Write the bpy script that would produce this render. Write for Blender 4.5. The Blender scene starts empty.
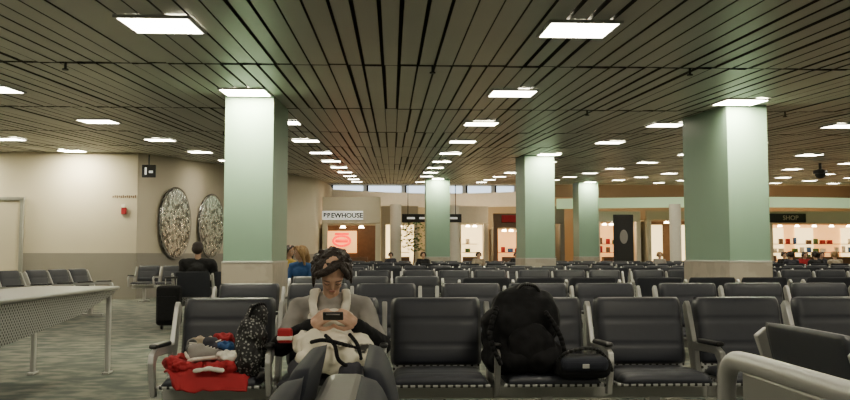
import bpy, bmesh, math, random
import numpy as np
from mathutils import Vector, Matrix, noise
random.seed(4)
COL = bpy.context.scene.collection
V = Vector
TMP = bpy.data.scenes.new('tmp_scene')

# ------------------------------------------------------------------ materials
def mat(name, col, rough=.6, metal=0., var=.08, scale=8., bump=0., emit=None, estr=0., spec=.5):
    m = bpy.data.materials.new(name); m.use_nodes = True
    nt = m.node_tree; N = nt.nodes; L = nt.links
    b = N['Principled BSDF']
    b.inputs['Roughness'].default_value = rough
    b.inputs['Metallic'].default_value = metal
    b.inputs['Specular IOR Level'].default_value = spec
    tc = N.new('ShaderNodeTexCoord'); nz = N.new('ShaderNodeTexNoise')
    nz.inputs['Scale'].default_value = scale; nz.inputs['Detail'].default_value = 4
    L.new(tc.outputs['Object'], nz.inputs['Vector'])
    mx = N.new('ShaderNodeMix'); mx.data_type = 'RGBA'
    mx.inputs[6].default_value = [c*(1-var) for c in col]+[1]
    mx.inputs[7].default_value = [min(1, c*(1+var)) for c in col]+[1]
    L.new(nz.outputs['Fac'], mx.inputs[0]); L.new(mx.outputs[2], b.inputs['Base Color'])
    if bump:
        bp = N.new('ShaderNodeBump'); bp.inputs['Strength'].default_value = bump
        bp.inputs['Distance'].default_value = .01
        L.new(nz.outputs['Fac'], bp.inputs['Height']); L.new(bp.outputs['Normal'], b.inputs['Normal'])
    if emit:
        b.inputs['Emission Color'].default_value = list(emit)+[1]
        b.inputs['Emission Strength'].default_value = estr
    return m

def perforated(name, col, axes):
    m = mat(name, col, .4, .3, .05)
    nt = m.node_tree; N = nt.nodes; L = nt.links; b = N['Principled BSDF']
    tc = N.new('ShaderNodeTexCoord'); sp = N.new('ShaderNodeSeparateXYZ'); L.new(tc.outputs['Object'], sp.inputs[0])
    ss = []
    for a in axes:
        mu = N.new('ShaderNodeMath'); mu.operation = 'MULTIPLY'; mu.inputs[1].default_value = 160.; L.new(sp.outputs[a], mu.inputs[0])
        si = N.new('ShaderNodeMath'); si.operation = 'SINE'; L.new(mu.outputs[0], si.inputs[0]); ss.append(si)
    pr = N.new('ShaderNodeMath'); pr.operation = 'MULTIPLY'; L.new(ss[0].outputs[0], pr.inputs[0]); L.new(ss[1].outputs[0], pr.inputs[1])
    gt = N.new('ShaderNodeMath'); gt.operation = 'GREATER_THAN'; gt.inputs[1].default_value = .3; L.new(pr.outputs[0], gt.inputs[0])
    mx = N.new('ShaderNodeMix'); mx.data_type = 'RGBA'
    mx.inputs[6].default_value = list(col)+[1]; mx.inputs[7].default_value = (.015, .015, .015, 1)
    L.new(gt.outputs[0], mx.inputs[0]); L.new(mx.outputs[2], b.inputs['Base Color'])
    return m

def patterned(name, c1, c2, scale, thr, stretch=(1, 1, 1), rough=.8, kind='noise', soft=.03, c3=None):
    m = mat(name, c1, rough, 0, .05)
    nt = m.node_tree; N = nt.nodes; L = nt.links; b = N['Principled BSDF']
    tc = N.new('ShaderNodeTexCoord'); mp = N.new('ShaderNodeMapping')
    mp.inputs['Scale'].default_value = stretch
    L.new(tc.outputs['Object'], mp.inputs['Vector'])
    if kind == 'noise':
        t = N.new('ShaderNodeTexNoise'); out = 'Fac'; t.inputs['Detail'].default_value = 3
    else:
        t = N.new('ShaderNodeTexVoronoi'); out = 'Distance'
    t.inputs['Scale'].default_value = scale
    L.new(mp.outputs[0], t.inputs['Vector'])
    cr = N.new('ShaderNodeValToRGB')
    cr.color_ramp.elements[0].position = thr-soft; cr.color_ramp.elements[0].color = list(c1)+[1]
    cr.color_ramp.elements[1].position = thr+soft; cr.color_ramp.elements[1].color = list(c2)+[1]
    if c3:
        e = cr.color_ramp.elements.new(max(0, thr-.17)); e.color = list(c3)+[1]
    L.new(t.outputs[out], cr.inputs[0]); L.new(cr.outputs[0], b.inputs['Base Color'])
    return m

M = {}
M['vinyl'] = mat('dark_slate_vinyl', (.034, .037, .050), .5, 0, .1, 20, .05)
M['vinyldark'] = mat('dark_navy_vinyl', (.030, .033, .046), .7, 0, .1, 20, .05, spec=.15)
M['silver'] = mat('brushed_silver', (.48, .48, .46), .4, .25, .06)
M['perf'] = perforated('perforated_steel', (.42, .43, .42), (0, 1))
M['perfside'] = perforated('perforated_side_steel', (.34, .35, .34), (1, 2))
M['blackp'] = mat('black_plastic', (.02, .02, .021), .4)
M['black'] = mat('black_nylon', (.010, .010, .012), .85, 0, .4, 30, .3, spec=.25)
M['greyshell'] = mat('grey_shell', (.30, .30, .275), .4, .2, .05)
M['green'] = mat('sage_green_panel', (.215, .335, .255), .5, 0, .05, 2)
M['tile'] = patterned('beige_tile', (.42, .375, .315), (.36, .32, .27), 3, .5, rough=.4)
M['wall'] = mat('cream_wall', (.57, .51, .39), .75, 0, .04, 1.5)
M['band'] = mat('grey_wainscot', (.26, .24, .21), .5, 0, .06, 3)
M['slat'] = mat('ceiling_slat_metal', (.44, .44, .385), .42, .08, .14, .8)
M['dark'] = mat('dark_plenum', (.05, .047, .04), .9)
M['lens'] = mat('light_lens', (.9, .9, .85), .5, 0, .01, 8, 0, (1, .92, .70), 38.)
M['lensb'] = mat('bright_light_lens', (.9, .9, .85), .5, 0, .01, 8, 0, (1, .93, .64), 170.)
M['white'] = mat('white_paint', (.80, .76, .67), .6)
M['red'] = mat('red_fabric', (.36, .013, .020), .8, 0, .2, 12, .3)
M['cream'] = mat('cream_cloth', (.80, .75, .64), .8, 0, .08, 14, .2)
M['creambag'] = patterned('cream_black_bag', (.80, .74, .60), (.03, .028, .025), 8, .63, (1, 1, 1.4), .8)
M['bwpat'] = patterned('black_white_pattern', (.36, .36, .34), (.014, .014, .016), 60, .30, (1, 1, 1), .7, 'v', .12)
M['carpet'] = patterned('patterned_carpet', (.095, .105, .09), (.165, .165, .135), 4.2, .55, (1.0, 1.4, 1), .95, 'noise', .06, (.055, .072, .066))
M['skin'] = mat('skin', (.60, .37, .26), .55, 0, .06)
M['hair'] = mat('dark_brown_hair', (.022, .012, .009), .5, 0, .6, 90, .8)
M['blonde'] = mat('blonde_hair', (.34, .20, .08), .55, 0, .4, 60, .5)
M['greyshirt'] = mat('grey_knit', (.32, .30, .28), .85, 0, .08, 30, .2)
M['denim'] = mat('dark_denim', (.045, .045, .06), .85, 0, .2, 30)
M['blue'] = mat('blue_top', (.03, .10, .28), .8)
M['suit'] = mat('black_suit', (.012, .012, .014), .8)
M['beige'] = mat('beige_cloth', (.4, .33, .24), .8)
M['yellow'] = mat('yellow_cloth', (.6, .42, .08), .8)
M['brown'] = mat('brown_wood', (.14, .075, .04), .5, 0, .3, 5)
M['lips'] = mat('lips', (.42, .16, .13), .5)
M['eyew'] = mat('eye_white', (.6, .58, .55), .3)
M['sky'] = mat('daylight_glass', (.5, .6, .7), .3, 0, .02, 1, 0, (.70, .84, 1.), 2.2)
M['shopw'] = mat('shop_glow_warm', (.7, .5, .28), .7, 0, .7, 1.5, 0, (1, .42, .11), 1.8)  # glow set into shop back walls in place of interior lighting
M['shopc'] = mat('shop_glow_cream', (.75, .68, .5), .7, 0, .4, 2, 0, (1, .70, .30), 3.2)  # walls emit to imitate lit bays; also serves the glowing display windows
M['lampw'] = mat('warm_lamp', (1, .8, .5), .5, 0, .01, 8, 0, (1, .74, .42), 50.)
M['neon'] = mat('red_neon', (1, .1, .05), .5, 0, .01, 8, 0, (1, .02, .01), 1.6)
M['cove'] = mat('green_cove', (.5, .62, .42), .5, 0, .02, 1, 0, (.72, 1, .52), .5)
M['signd'] = mat('sign_dark', (.015, .015, .015), .5)
M['signw'] = mat('sign_white', (.8, .8, .75), .5, 0, .01, 8, 0, (1, 1, .9), .5)
M['signdim'] = mat('sign_dim', (.5, .42, .3), .5)
M['leaf'] = mat('leaf', (.06, .13, .03), .6, 0, .3, 10)
M['steel'] = mat('mosaic_steel', (.5, .5, .46), .22, .85)
nt = M['steel'].node_tree; N = nt.nodes; L = nt.links
vo = N.new('ShaderNodeTexVoronoi'); vo.inputs['Scale'].default_value = 14
tc = N.new('ShaderNodeTexCoord'); L.new(tc.outputs['Object'], vo.inputs['Vector'])
cr = N.new('ShaderNodeValToRGB'); cr.color_ramp.elements[0].color = (.12, .12, .13, 1); cr.color_ramp.elements[1].color = (.95, .98, 1, 1)
cr.color_ramp.elements[0].position = .25; cr.color_ramp.elements[1].position = .75
L.new(vo.outputs['Color'], cr.inputs[0]); L.new(cr.outputs[0], N['Principled BSDF'].inputs['Base Color'])
bp = N.new('ShaderNodeBump'); bp.inputs['Strength'].default_value = 1; bp.inputs['Distance'].default_value = .08
L.new(vo.outputs['Color'], bp.inputs['Height']); L.new(bp.outputs['Normal'], N['Principled BSDF'].inputs['Normal'])

# ------------------------------------------------------------------ helpers
def link(name, me, m=None, parent=None, loc=(0, 0, 0), rot=(0, 0, 0)):
    o = bpy.data.objects.new(name, me); COL.objects.link(o)
    o.location = loc; o.rotation_euler = rot
    if m is not None and me is not None and len(me.materials) == 0: me.materials.append(m)
    if parent: o.parent = parent
    return o
def tag(o, label, cat, group=None):
    o['label'] = label; o['category'] = cat
    if group: o['group'] = group
    return o
def empty(name, loc, label, cat, rotz=0, group=None):
    o = bpy.data.objects.new(name, None); COL.objects.link(o); o.empty_display_size = .1
    o.location = loc; o.rotation_euler = (0, 0, rotz)
    return tag(o, label, cat, group)
class Acc:
    def __init__(s): s.v = []; s.f = []; s.n = 0
    def add(s, v, f):
        s.v.append(v); k = s.n; s.f.extend([tuple(i+k for i in q) for q in f]); s.n += len(v)
def fin(bm, name, smooth=False):
    me = bpy.data.meshes.new(name)
    if isinstance(bm, Acc):
        me.from_pydata(np.concatenate(bm.v).tolist(), [], bm.f); me.update()
    else:
        bm.normal_update(); bm.to_mesh(me); bm.free()
    if smooth:
        for p in me.polygons: p.use_smooth = True
    return me
_T = {}
def unit_sphere(seg, rings):
    k = (seg, rings)
    if k not in _T:
        v = [(0, 0, 1)]
        for r in range(1, rings):
            a = math.pi*r/rings
            for s in range(seg): b = 2*math.pi*s/seg; v.append((math.sin(a)*math.cos(b), math.sin(a)*math.sin(b), math.cos(a)))
        v.append((0, 0, -1)); f = []; e = len(v)-1
        for s in range(seg): f.append((0, 1+s, 1+(s+1) % seg)); f.append((e, 1+(rings-2)*seg+(s+1) % seg, 1+(rings-2)*seg+s))
        for r in range(rings-2):
            for s in range(seg):
                a = 1+r*seg; f.append((a+s, a+seg+s, a+seg+(s+1) % seg, a+(s+1) % seg))
        _T[k] = (np.array(v), f)
    return _T[k]
def cap(bm, p0, r0, p1, r1, seg=12):
    p0 = V(p0); p1 = V(p1); d = p1-p0
    sv, sf = unit_sphere(seg, 8)
    bm.add(sv*r0+np.array(p0), sf); bm.add(sv*r1+np.array(p1), sf)
    if d.length > 1e-5:
        R = np.array(V((0, 0, 1)).rotation_difference(d).to_matrix())
        a = np.arange(seg)*2*math.pi/seg; c = np.stack([np.cos(a), np.sin(a), 0*a], 1)
        lo = (c*r0) @ R.T+np.array(p0); hi = (c*r1) @ R.T+np.array(p1)
        f = [(i, (i+1) % seg, seg+(i+1) % seg, seg+i) for i in range(seg)]
        f += [tuple(range(seg-1, -1, -1)), tuple(range(seg, 2*seg))]
        bm.add(np.concatenate([lo, hi]), f)
def chain(bm, pts):
    for a, b in zip(pts[:-1], pts[1:]): cap(bm, a[0], a[1], b[0], b[1])
def smoothchain(bm, pts, n=6):
    P_ = [V(p) for p, r in pts]; R_ = [r for p, r in pts]; out = []
    for i in range(len(P_)-1):
        p0 = P_[max(0, i-1)]; p1 = P_[i]; p2 = P_[i+1]; p3 = P_[min(len(P_)-1, i+2)]
        for k in range(n):
            t = k/n
            q = .5*((2*p1)+(p2-p0)*t+(2*p0-5*p1+4*p2-p3)*t*t+(3*p1-p0-3*p2+p3)*t**3)
            out.append((q, R_[i]*(1-t)+R_[i+1]*t))
    out.append((P_[-1], R_[-1])); chain(bm, out)
def ell(bm, c, r, rot=None, seg=20):
    sv, sf = unit_sphere(seg, 12)
    v = sv*np.array(r)
    if rot is not None: v = v @ np.array(rot.to_3x3()).T
    bm.add(v+np.array(V(c)), sf)
def bxx(bm, c, s, rot=None):
    v = np.array([(x, y, z) for x in (-.5, .5) for y in (-.5, .5) for z in (-.5, .5)])*np.array(s)
    if rot is not None: v = v @ np.array(rot.to_3x3()).T
    bm.add(v+np.array(V(c)), [(0, 1, 3, 2), (4, 6, 7, 5), (0, 4, 5, 1), (2, 3, 7, 6), (0, 2, 6, 4), (1, 5, 7, 3)])
def rbox_me(name, size, bevel=.01, seg=2):
    bm = bmesh.new(); bmesh.ops.create_cube(bm, size=1)
    bmesh.ops.scale(bm, vec=size, verts=bm.verts)
    if bevel: bmesh.ops.bevel(bm, geom=bm.edges[:], offset=bevel, segments=seg, profile=.5, affect='EDGES')
    return fin(bm, name, False)
def rbox(name, loc, size, m, parent=None, bevel=.01, rot=(0, 0, 0), seg=2):
    return link(name, rbox_me(name, size, bevel, seg), m, parent, loc, rot)
def struct(o):
    o['kind'] = 'structure'; return o
def evaluated_mesh(o):
    vl = TMP.view_layers[0]; vl.update(); dg = vl.depsgraph
    return bpy.data.meshes.new_from_object(o.evaluated_get(dg))
def remesh(name, bm, voxel, m, parent=None, loc=(0, 0, 0), smooth=4, amp=0, freq=10, stretch=(1, 1, 1)):
    me = fin(bm, 'tmp'); o = bpy.data.objects.new('tmp', me); TMP.collection.objects.link(o)
    md = o.modifiers.new('r', 'REMESH'); md.mode = 'VOXEL'; md.voxel_size = voxel
    if smooth:
        s = o.modifiers.new('s', 'SMOOTH'); s.iterations = smooth; s.factor = .5
    me2 = evaluated_mesh(o)
    bpy.data.objects.remove(o); bpy.data.meshes.remove(me)
    me2.name = name; me2.materials.clear()
    if amp:
        ns = [v.normal.copy() for v in me2.vertices]
        for v, n in zip(me2.vertices, ns):
            c = V((v.co.x*stretch[0], v.co.y*stretch[1], v.co.z*stretch[2]))*freq
            v.co += n*amp*(noise.noise(c)+.5*noise.noise(c*2.3))
    me2.polygons.foreach_set('use_smooth', [True]*len(me2.polygons))
    return link(name, me2, m, parent, loc)
def text(name, body, size, loc, rot, m, parent=None, ext=.005, off=0.):
    cu = bpy.data.curves.new(name, 'FONT'); cu.body = body; cu.size = size; cu.extrude = ext; cu.offset = off
    cu.align_x = 'CENTER'; cu.align_y = 'CENTER'
    o = bpy.data.objects.new('t', cu); TMP.collection.objects.link(o)
    me = evaluated_mesh(o)
    bpy.data.objects.remove(o); me.materials.clear()
    return link(name, me, m, parent, loc, rot)
def cyl(name, loc, r, d, m, parent=None, rot=(0, 0, 0), r2=None, seg=24):
    bm = bmesh.new()
    bmesh.ops.create_cone(bm, cap_ends=True, segments=seg, radius1=r, radius2=r if r2 is None else r2, depth=d)
    return link(name, fin(bm, name), m, parent, loc, rot)
KIDS = {}
def register(root):
    KIDS[root.name] = list(root.children)
    for c in KIDS[root.name]: register(c)
def copy_thing(root, loc, rotz, label=None, group=None):
    r = root.copy(); COL.objects.link(r); r.location = loc; r.rotation_euler = (0, 0, rotz)
    if label: r['label'] = label
    if group: r['group'] = group
    def rec(src, dst):
        for c in KIDS[src.name]:
            k = c.copy(); COL.objects.link(k); k.parent = dst
            rec(c, k)
    rec(root, r)
    return r

def zc(y): return 2.54+.0545*y     # sloping ceiling height

# ------------------------------------------------------------------ people
def hand(bm, wr, d, n, side, curl=(.5, .6, .5), rad=.0085, tc=0.):
    d = V(d).normalized(); n = V(n); n = (n-d*n.dot(d)).normalized(); ac = d.cross(n).normalized()
    wr = V(wr)
    cap(bm, wr, .021, wr+d*.03, .023)
    for o in (-.027, -.009, .009, .027): cap(bm, wr+d*.02+ac*o*.8, .013, wr+d*.080+ac*o, .0115, 10)
    for o, L in zip((.031, .0105, -.0105, -.030), (.070, .078, .072, .056)):
        o *= side
        p = wr+d*.083+ac*o; a = 0; r = rad
        for k, f in enumerate((.45, .32, .23)):
            a += curl[k]
            q = p+(d*math.cos(a)+n*math.sin(a))*L*f
            cap(bm, p, r, q, r*.92, 10); p = q; r *= .92
    p = wr+d*.022+ac*side*.026; q = p+(d*.7+ac*side*.7+n*.35).normalized()*.04
    s = q+(d*.8+ac*side*.15+n*(.45+tc)).normalized()*.034; t = s+(d*.8-ac*side*.2+n*(.5+tc)).normalized()*.026
    cap(bm, p, .013, q, .0115, 10); cap(bm, q, .0115, s, .010, 10); cap(bm, s, .010, t, .0085, 10)

SEAT = dict(pelvis=(0, .06, .53), waist=(0, .08, .67), chest=(0, .07, .82), neck=(0, .05, .96), head=(0, .02, 1.10), tilt=.15, yaw=0,
            shR=(.17, .07, .91), elR=(.22, .0, .67), wrR=(.13, -.22, .62), shL=(-.17, .07, .91), elL=(-.22, .0, .67), wrL=(-.13, -.22, .62),
            hip=(.09, .04, .51), knee=(.12, -.42, .50), ank=(.12, -.38, .09), handn=(0, -.2, -1), handd=None)
def person(label, loc, rotz, top, legs, hairm, voxel=.011, J=None, style='short', bulk=0., slim=1.):
    j = dict(SEAT); j.update(J or {})
    e = empty('person', loc, label, 'person', rotz)
    H = V(j['head']); RH = Matrix.Rotation(j['yaw'], 4, 'Z') @ Matrix.Rotation(j['tilt'], 4, 'X')
    hp = lambda p: H+(RH @ V(p))
    S = slim
    def torso(bm, g=0.):
        ell(bm, j['pelvis'], (.165*S+g, .115+g, .105+g)); ell(bm, j['waist'], (.125*S+g, .09+g, .12+g)); ell(bm, j['chest'], (.150*S+g, .10+g, .125*S+g))
        cap(bm, j['pelvis'], .10+g, j['waist'], .09*S+g); cap(bm, j['waist'], .09*S+g, j['chest'], .09*S+g)
        nb = V(j['neck'])-V((0, 0, .040))
        for s in ('shL', 'shR'): cap(bm, nb, .045*S+g, j[s], .050*S+g); cap(bm, j['chest'], .07*S+g, j[s], .048*S+g)
    def arms(bm, g=0., f=1.):
        for s in 'LR':
            a, b_, c = V(j['sh'+s]), V(j['el'+s]), V(j['wr'+s])
            cap(bm, a, .050*S+g, b_, .038*S+g)
            cap(bm, b_, .038*S+g, b_+(c-b_)*f, .038*S+g+(.024-.038*S)*f)
    def leg(bm, g=0., f=1.):
        for s in (1, -1):
            hpv = V((j['hip'][0]*s, j['hip'][1], j['hip'][2])); k = V((j['knee'][0]*s, j['knee'][1], j['knee'][2])); a = V((j['ank'][0]*s, j['ank'][1], j['ank'][2]))
            cap(bm, hpv, .085*S+g, k, .058*S+g); cap(bm, k, .056*S+g, k+(a-k)*.35, .054*S+g); cap(bm, k+(a-k)*.35, .054*S+g, k+(a-k)*f, .036+g)
    bm = Acc(); torso(bm); arms(bm); leg(bm)
    cap(bm, V(j['neck'])-V((0, 0, .04)), .050*S, hp((0, .015, -.05)), .046)
    ell(bm, hp((0, .012, .03)), (.073, .090, .086), RH); ell(bm, hp((0, -.022, -.035)), (.054, .066, .066), RH); ell(bm, hp((0, -.062, -.084)), (.022, .02, .018), RH)
    ell(bm, hp((0, -.055, .015)), (.058, .035, .03), RH)
    cap(bm, hp((0, -.084, .012)), .007, hp((0, -.100, -.022)), .0105)
    for s in (1, -1):
        ell(bm, hp((.073*s, .012, -.012)), (.010, .018, .028), RH); ell(bm, hp((.030*s, -.064, -.03)), (.02, .018, .02), RH)
        cap(bm, (j['ank'][0]*s, j['ank'][1]+.02, .05), .035, (j['ank'][0]*s*1.1, j['ank'][1]-.13, .035), .028)
    for s in 'LR':
        w = V(j['wr'+s]); d = j['handd'][s] if j['handd'] else (w-V(j['el'+s]))
        hn = j['handn'][s] if isinstance(j['handn'], dict) else j['handn']
        hand(bm, w, d, hn, j.get('thumb', {'L': 1, 'R': -1})[s], j.get('curl', (.35, .35, .3)), max(.0085, voxel*.95), j.get('tc', 0))
    remesh('body', bm, voxel, M['skin'], e, smooth=3)
    bm = Acc(); torso(bm, .013+bulk); arms(bm, .011+bulk, .82)
    remesh('shirt', bm, max(voxel, .008), top, e, smooth=5, amp=.007+bulk*.3, freq=13)
    bm = Acc(); leg(bm, .013, .92); ell(bm, j['pelvis'], (.178*S, .128, .10))
    remesh('trousers', bm, max(voxel, .009), legs, e, smooth=3, amp=.005, freq=12)
    for s in (1, -1):
        bm = Acc(); a = j['ank']
        cap(bm, (a[0]*s, a[1]+.03, .055), .045, (a[0]*s*1.1, a[1]-.14, .045), .038); cap(bm, (a[0]*s, a[1]+.01, .10), .042, (a[0]*s, a[1]+.02, .06), .045)
        bxx(bm, (a[0]*s*1.05, a[1]-.05, .012), (.085, .25, .024))
        remesh('shoe', bm, .010, M['blackp'], e, smooth=2)
    for s in (1, -1):
        bm = Acc(); ell(bm, hp((.030*s, -.081, .004)), (.012, .006, .006), RH); link('eye', fin(bm, 'eye', True), M['eyew'] if j['tilt'] < .5 else M['skin'], e)
        bm = Acc(); smoothchain(bm, [(hp((.018*s, -.0865, .000)), .0018), (hp((.031*s, -.0875, -.003)), .0022), (hp((.044*s, -.080, .001)), .0018)], 3); link('eyelashes', fin(bm, 'eyelashes', True), M['hair'], e)
        bm = Acc(); smoothchain(bm, [(hp((.016*s, -.0885, .022)), .002), (hp((.032*s, -.0885, .027)), .0024), (hp((.047*s, -.079, .023)), .0015)], 3); link('eyebrow', fin(bm, 'eyebrow', True), hairm, e)
    bm = Acc(); ell(bm, hp((0, -.084, -.054)), (.018, .008, .006), RH); link('mouth', fin(bm, 'mouth', True), M['lips'], e)
    bm = Acc()
    ell(bm, hp((0, .032, .040)), (.090, .092, .078), RH)
    ell(bm, hp((0, .060, -.005)), (.090, .066, .085), RH)
    rnd = random.Random(5)
    if style != 'trim':
        big = voxel < .008
        for k in range(110 if big else 40):
            a = rnd.uniform(-math.pi, math.pi); zz = rnd.uniform(-.5, .97)
            rr = math.sqrt(max(0, 1-zz*zz))
            p = V((.084*rr*math.sin(a), .032+.086*rr*math.cos(a), .034+.070*zz))
            if p.y < -.02 and p.z < .075: continue
            sx = 1 if p.x > .025 else -1
            q = p+V((sx*rnd.uniform(.006, .032), rnd.uniform(-.014, .012), -.020+rnd.uniform(-.022, .026)))
            m_ = (p+q)/2+(p-V((0, .03, .03))).normalized()*.007
            smoothchain(bm, [(hp(p), .016), (hp(m_), .011), (hp(q), .004)], 3)
        for t in np.linspace(0, 1, 10):       # full soft fringe, staying on the forehead
            x0 = .040-.034*t
            smoothchain(bm, [(hp((x0, -.026-.01*t, .104)), .017), (hp((x0-.040, -.062, .094-.010*t)), .017), (hp((-.050-.030*t, -.072+.028*t, .066-.030*t)), .015), (hp((-.066-.028*t, -.062+.045*t, .046-.050*t)), .008)], 4)
        for t in np.linspace(0, 1, 7):
            smoothchain(bm, [(hp((.036+.012*t, -.028, .102)), .016), (hp((.056+.010*t, -.060+.01*t, .080-.015*t)), .015), (hp((.078, -.052+.030*t, .046-.03*t)), .013), (hp((.090, -.038+.035*t, -.006-.03*t)), .006)], 4)
        for s in (1, -1):
            for dy in (-.012, .015, .042, .07):
                L = .065+rnd.uniform(-.02, .02)
                smoothchain(bm, [(hp((.078*s, dy, .05)), .018), (hp((.097*s, dy-.005, .0)), .015), (hp(((.094+rnd.uniform(-.006, .012))*s, dy-.010, .0-L)), .006)], 4)
    if style == 'long':
        for s in (1, -1):
            chain(bm, [(hp((.075*s, .01, .05)), .03), (hp((.09*s, .02, -.07)), .032), (hp((.095*s, .03, -.20)), .02)])
        chain(bm, [(hp((0, .09, .02)), .06), (hp((0, .11, -.12)), .055), (hp((0, .10, -.24)), .03)])
    remesh('hair', bm, max(.004, voxel*.7), hairm, e, smooth=2, amp=.002, freq=80)
    return e, j

JW = dict(pelvis=(0, .04, .52), waist=(0, .07, .64), chest=(0, .05, .755), neck=(.0, .0, .900), head=(.012, -.095, 1.005), tilt=.80, yaw=.12,
          shR=(.180, .05, .808), elR=(.272, -.05, .610), wrR=(.150, -.235, .735), shL=(-.180, .05, .808), elL=(-.265, -.05, .610), wrL=(-.080, -.235, .735),
          hip=(.09, .03, .52), knee=(.125, -.36, .52), ank=(.12, -.20, .09),
          handd={'L': (.72, -.42, .55), 'R': (-.72, -.42, .55)}, handn={'L': (.55, .75, -.1), 'R': (-.55, .75, -.1)}, curl=(.55, .75, .5),
          thumb={'L': -1, 'R': 1}, tc=.25)
WX, WY = -.335, 4.60
w, j = person('woman in grey shirt and white vest looking down at a phone', (WX, WY, 0), 0, M['greyshirt'], M['denim'], M['hair'], .0048, JW, 'short', .001, .90)
bm = Acc()
ell(bm, (0, .05, .645), (.144, .125, .13)); ell(bm, (0, .035, .755), (.140, .128, .075))
for s in (1, -1):
    for dx in (-.016, -.006, .004, .014):
        smoothchain(bm, [((.080*s+dx, -.086, .77), .008), ((.090*s+dx, -.072, .83), .008), ((.086*s+dx, -.01, .903), .008), ((.083*s+dx, .085, .875), .008), ((.08*s+dx, .14, .78), .008)], 4)
remesh('vest', bm, .006, M['cream'], w, smooth=2, amp=.010, freq=14)
for s in 'LR':
    a, b_ = V(j['el'+s]), V(j['wr'+s]); bm = Acc()
    cap(bm, a+(b_-a)*.0, .062, a+(b_-a)*.94, .040)
    remesh('cuff', bm, .007, M['black'], w, smooth=2, amp=.003, freq=30)
ph = empty('mobile_phone', (WX+.035, WY-.322, .788), 'black mobile phone held in both hands', 'phone')
ph.rotation_euler = (math.radians(35), 0, 0)
rbox('case', (0, 0, 0), (.105, .013, .050), M['blackp'], ph, .005); rbox('screen', (0, .0075, 0), (.075, .002, .04), M['signw'], ph, 0)
rbox('trim', (0, -.0075, .016), (.07, .002, .005), M['silver'], ph, 0)
e = empty('lap_bag', (WX+.02, WY-.24, .60), 'white cloth tote with black straps lying on a lap', 'handbag')
bm = Acc()
ell(bm, (0, 0, .02), (.175, .12, .085)); ell(bm, (-.12, -.02, .04), (.09, .09, .07)); ell(bm, (.12, -.01, .02), (.10, .10, .075)); ell(bm, (.02, -.10, -.02), (.19, .07, .08)); ell(bm, (-.10, -.12, -.03), (.09, .06, .06))
remesh('body', bm, .009, M['creambag'], e, smooth=3, amp=.026, freq=13, stretch=(1, 1, .6))
for pts in ([(-.09, -.12, .06), (-.03, -.17, .075), (.05, -.17, .06), (.13, -.12, .03)], [(-.02, -.10, .09), (.03, -.175, .05), (.05, -.185, -.02), (.10, -.16, -.06)], [(.10, -.06, .09), (.14, -.13, .05), (.16, -.14, -.02)]):
    bm = Acc(); smoothchain(bm, [(p, .010) for p in pts]); link('strap', fin(bm, 'strap', True), M['black'], e)
person('man in black suit seated facing away', (-3.02, 13.1, 0), math.pi, M['suit'], M['suit'], M['hair'], .012, dict(head=(0, .05, 1.19), neck=(0, .06, 1.03), shR=(.22, .07, .97), shL=(-.22, .07, .97), elR=(.27, 0, .70), elL=(-.27, 0, .70), chest=(0, .07, .86)), 'trim', .01)
person('woman with long fair hair in a blue top, seated', (-1.50, 13.55, 0), -.3, M['blue'], M['denim'], M['blonde'], .012, dict(tilt=.15, yaw=-.9, head=(0, .0, 1.14), neck=(0, .04, 1.0)), 'long', 0, .92)
person('woman with dark hair in a yellow top, seated', (-2.02, 16.55, 0), .4, M['yellow'], M['denim'], M['hair'], .012, dict(tilt=.1, yaw=.5, head=(0, .02, 1.18), neck=(0, .05, 1.03)), 'long', 0, .92)
spots = [(1.05, 29.0, M['suit'], M['hair'], 'person in dark jacket seated in the lounge'), (3.3, 29.0, M['beige'], M['hair'], 'person in beige top seated in the lounge'),
         (5.15, 34.5, M['suit'], M['hair'], 'person in black top seated in the lounge'), (9.5, 29., M['greyshirt'], M['blonde'], 'person in grey top seated in the lounge'),
         (9.65, 24.6, M['red'], M['hair'], 'person in red top seated in the lounge'), (12.6, 24.6, M['suit'], M['hair'], 'person in dark coat seated in the lounge'),
         (13.4, 24.6, M['beige'], M['blonde'], 'person in pale top seated in the lounge'), (15.0, 29.0, M['red'], M['hair'], 'person in red jacket seated in the lounge'),
         (14.0, 29.0, M['suit'], M['hair'], 'person in black coat seated in the lounge'), (15.6, 29.0, M['denim'], M['hair'], 'person in dark jacket seated in the lounge'),
         (12.0, 24.6, M['denim'], M['hair'], 'person in navy top seated in the lounge'), (.1, 34.5, M['denim'], M['hair'], 'person in dark top seated in the lounge')]
for x, y, t, h, lab in spots:
    rows = {24.6: (-2.2, math.pi), 29.0: (-2.2, 0), 34.5: (-2.0, 0)}
    x0, rz = rows[y]; k = round((x-x0)/1.95); rest = x-(x0+1.95*k); x = x0+1.95*k+max(-1, min(1, round(rest/.6)))*.6
    person(lab, (x, y, 0), rz, t, M['denim'], h, .016, dict(), 'short')

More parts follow.
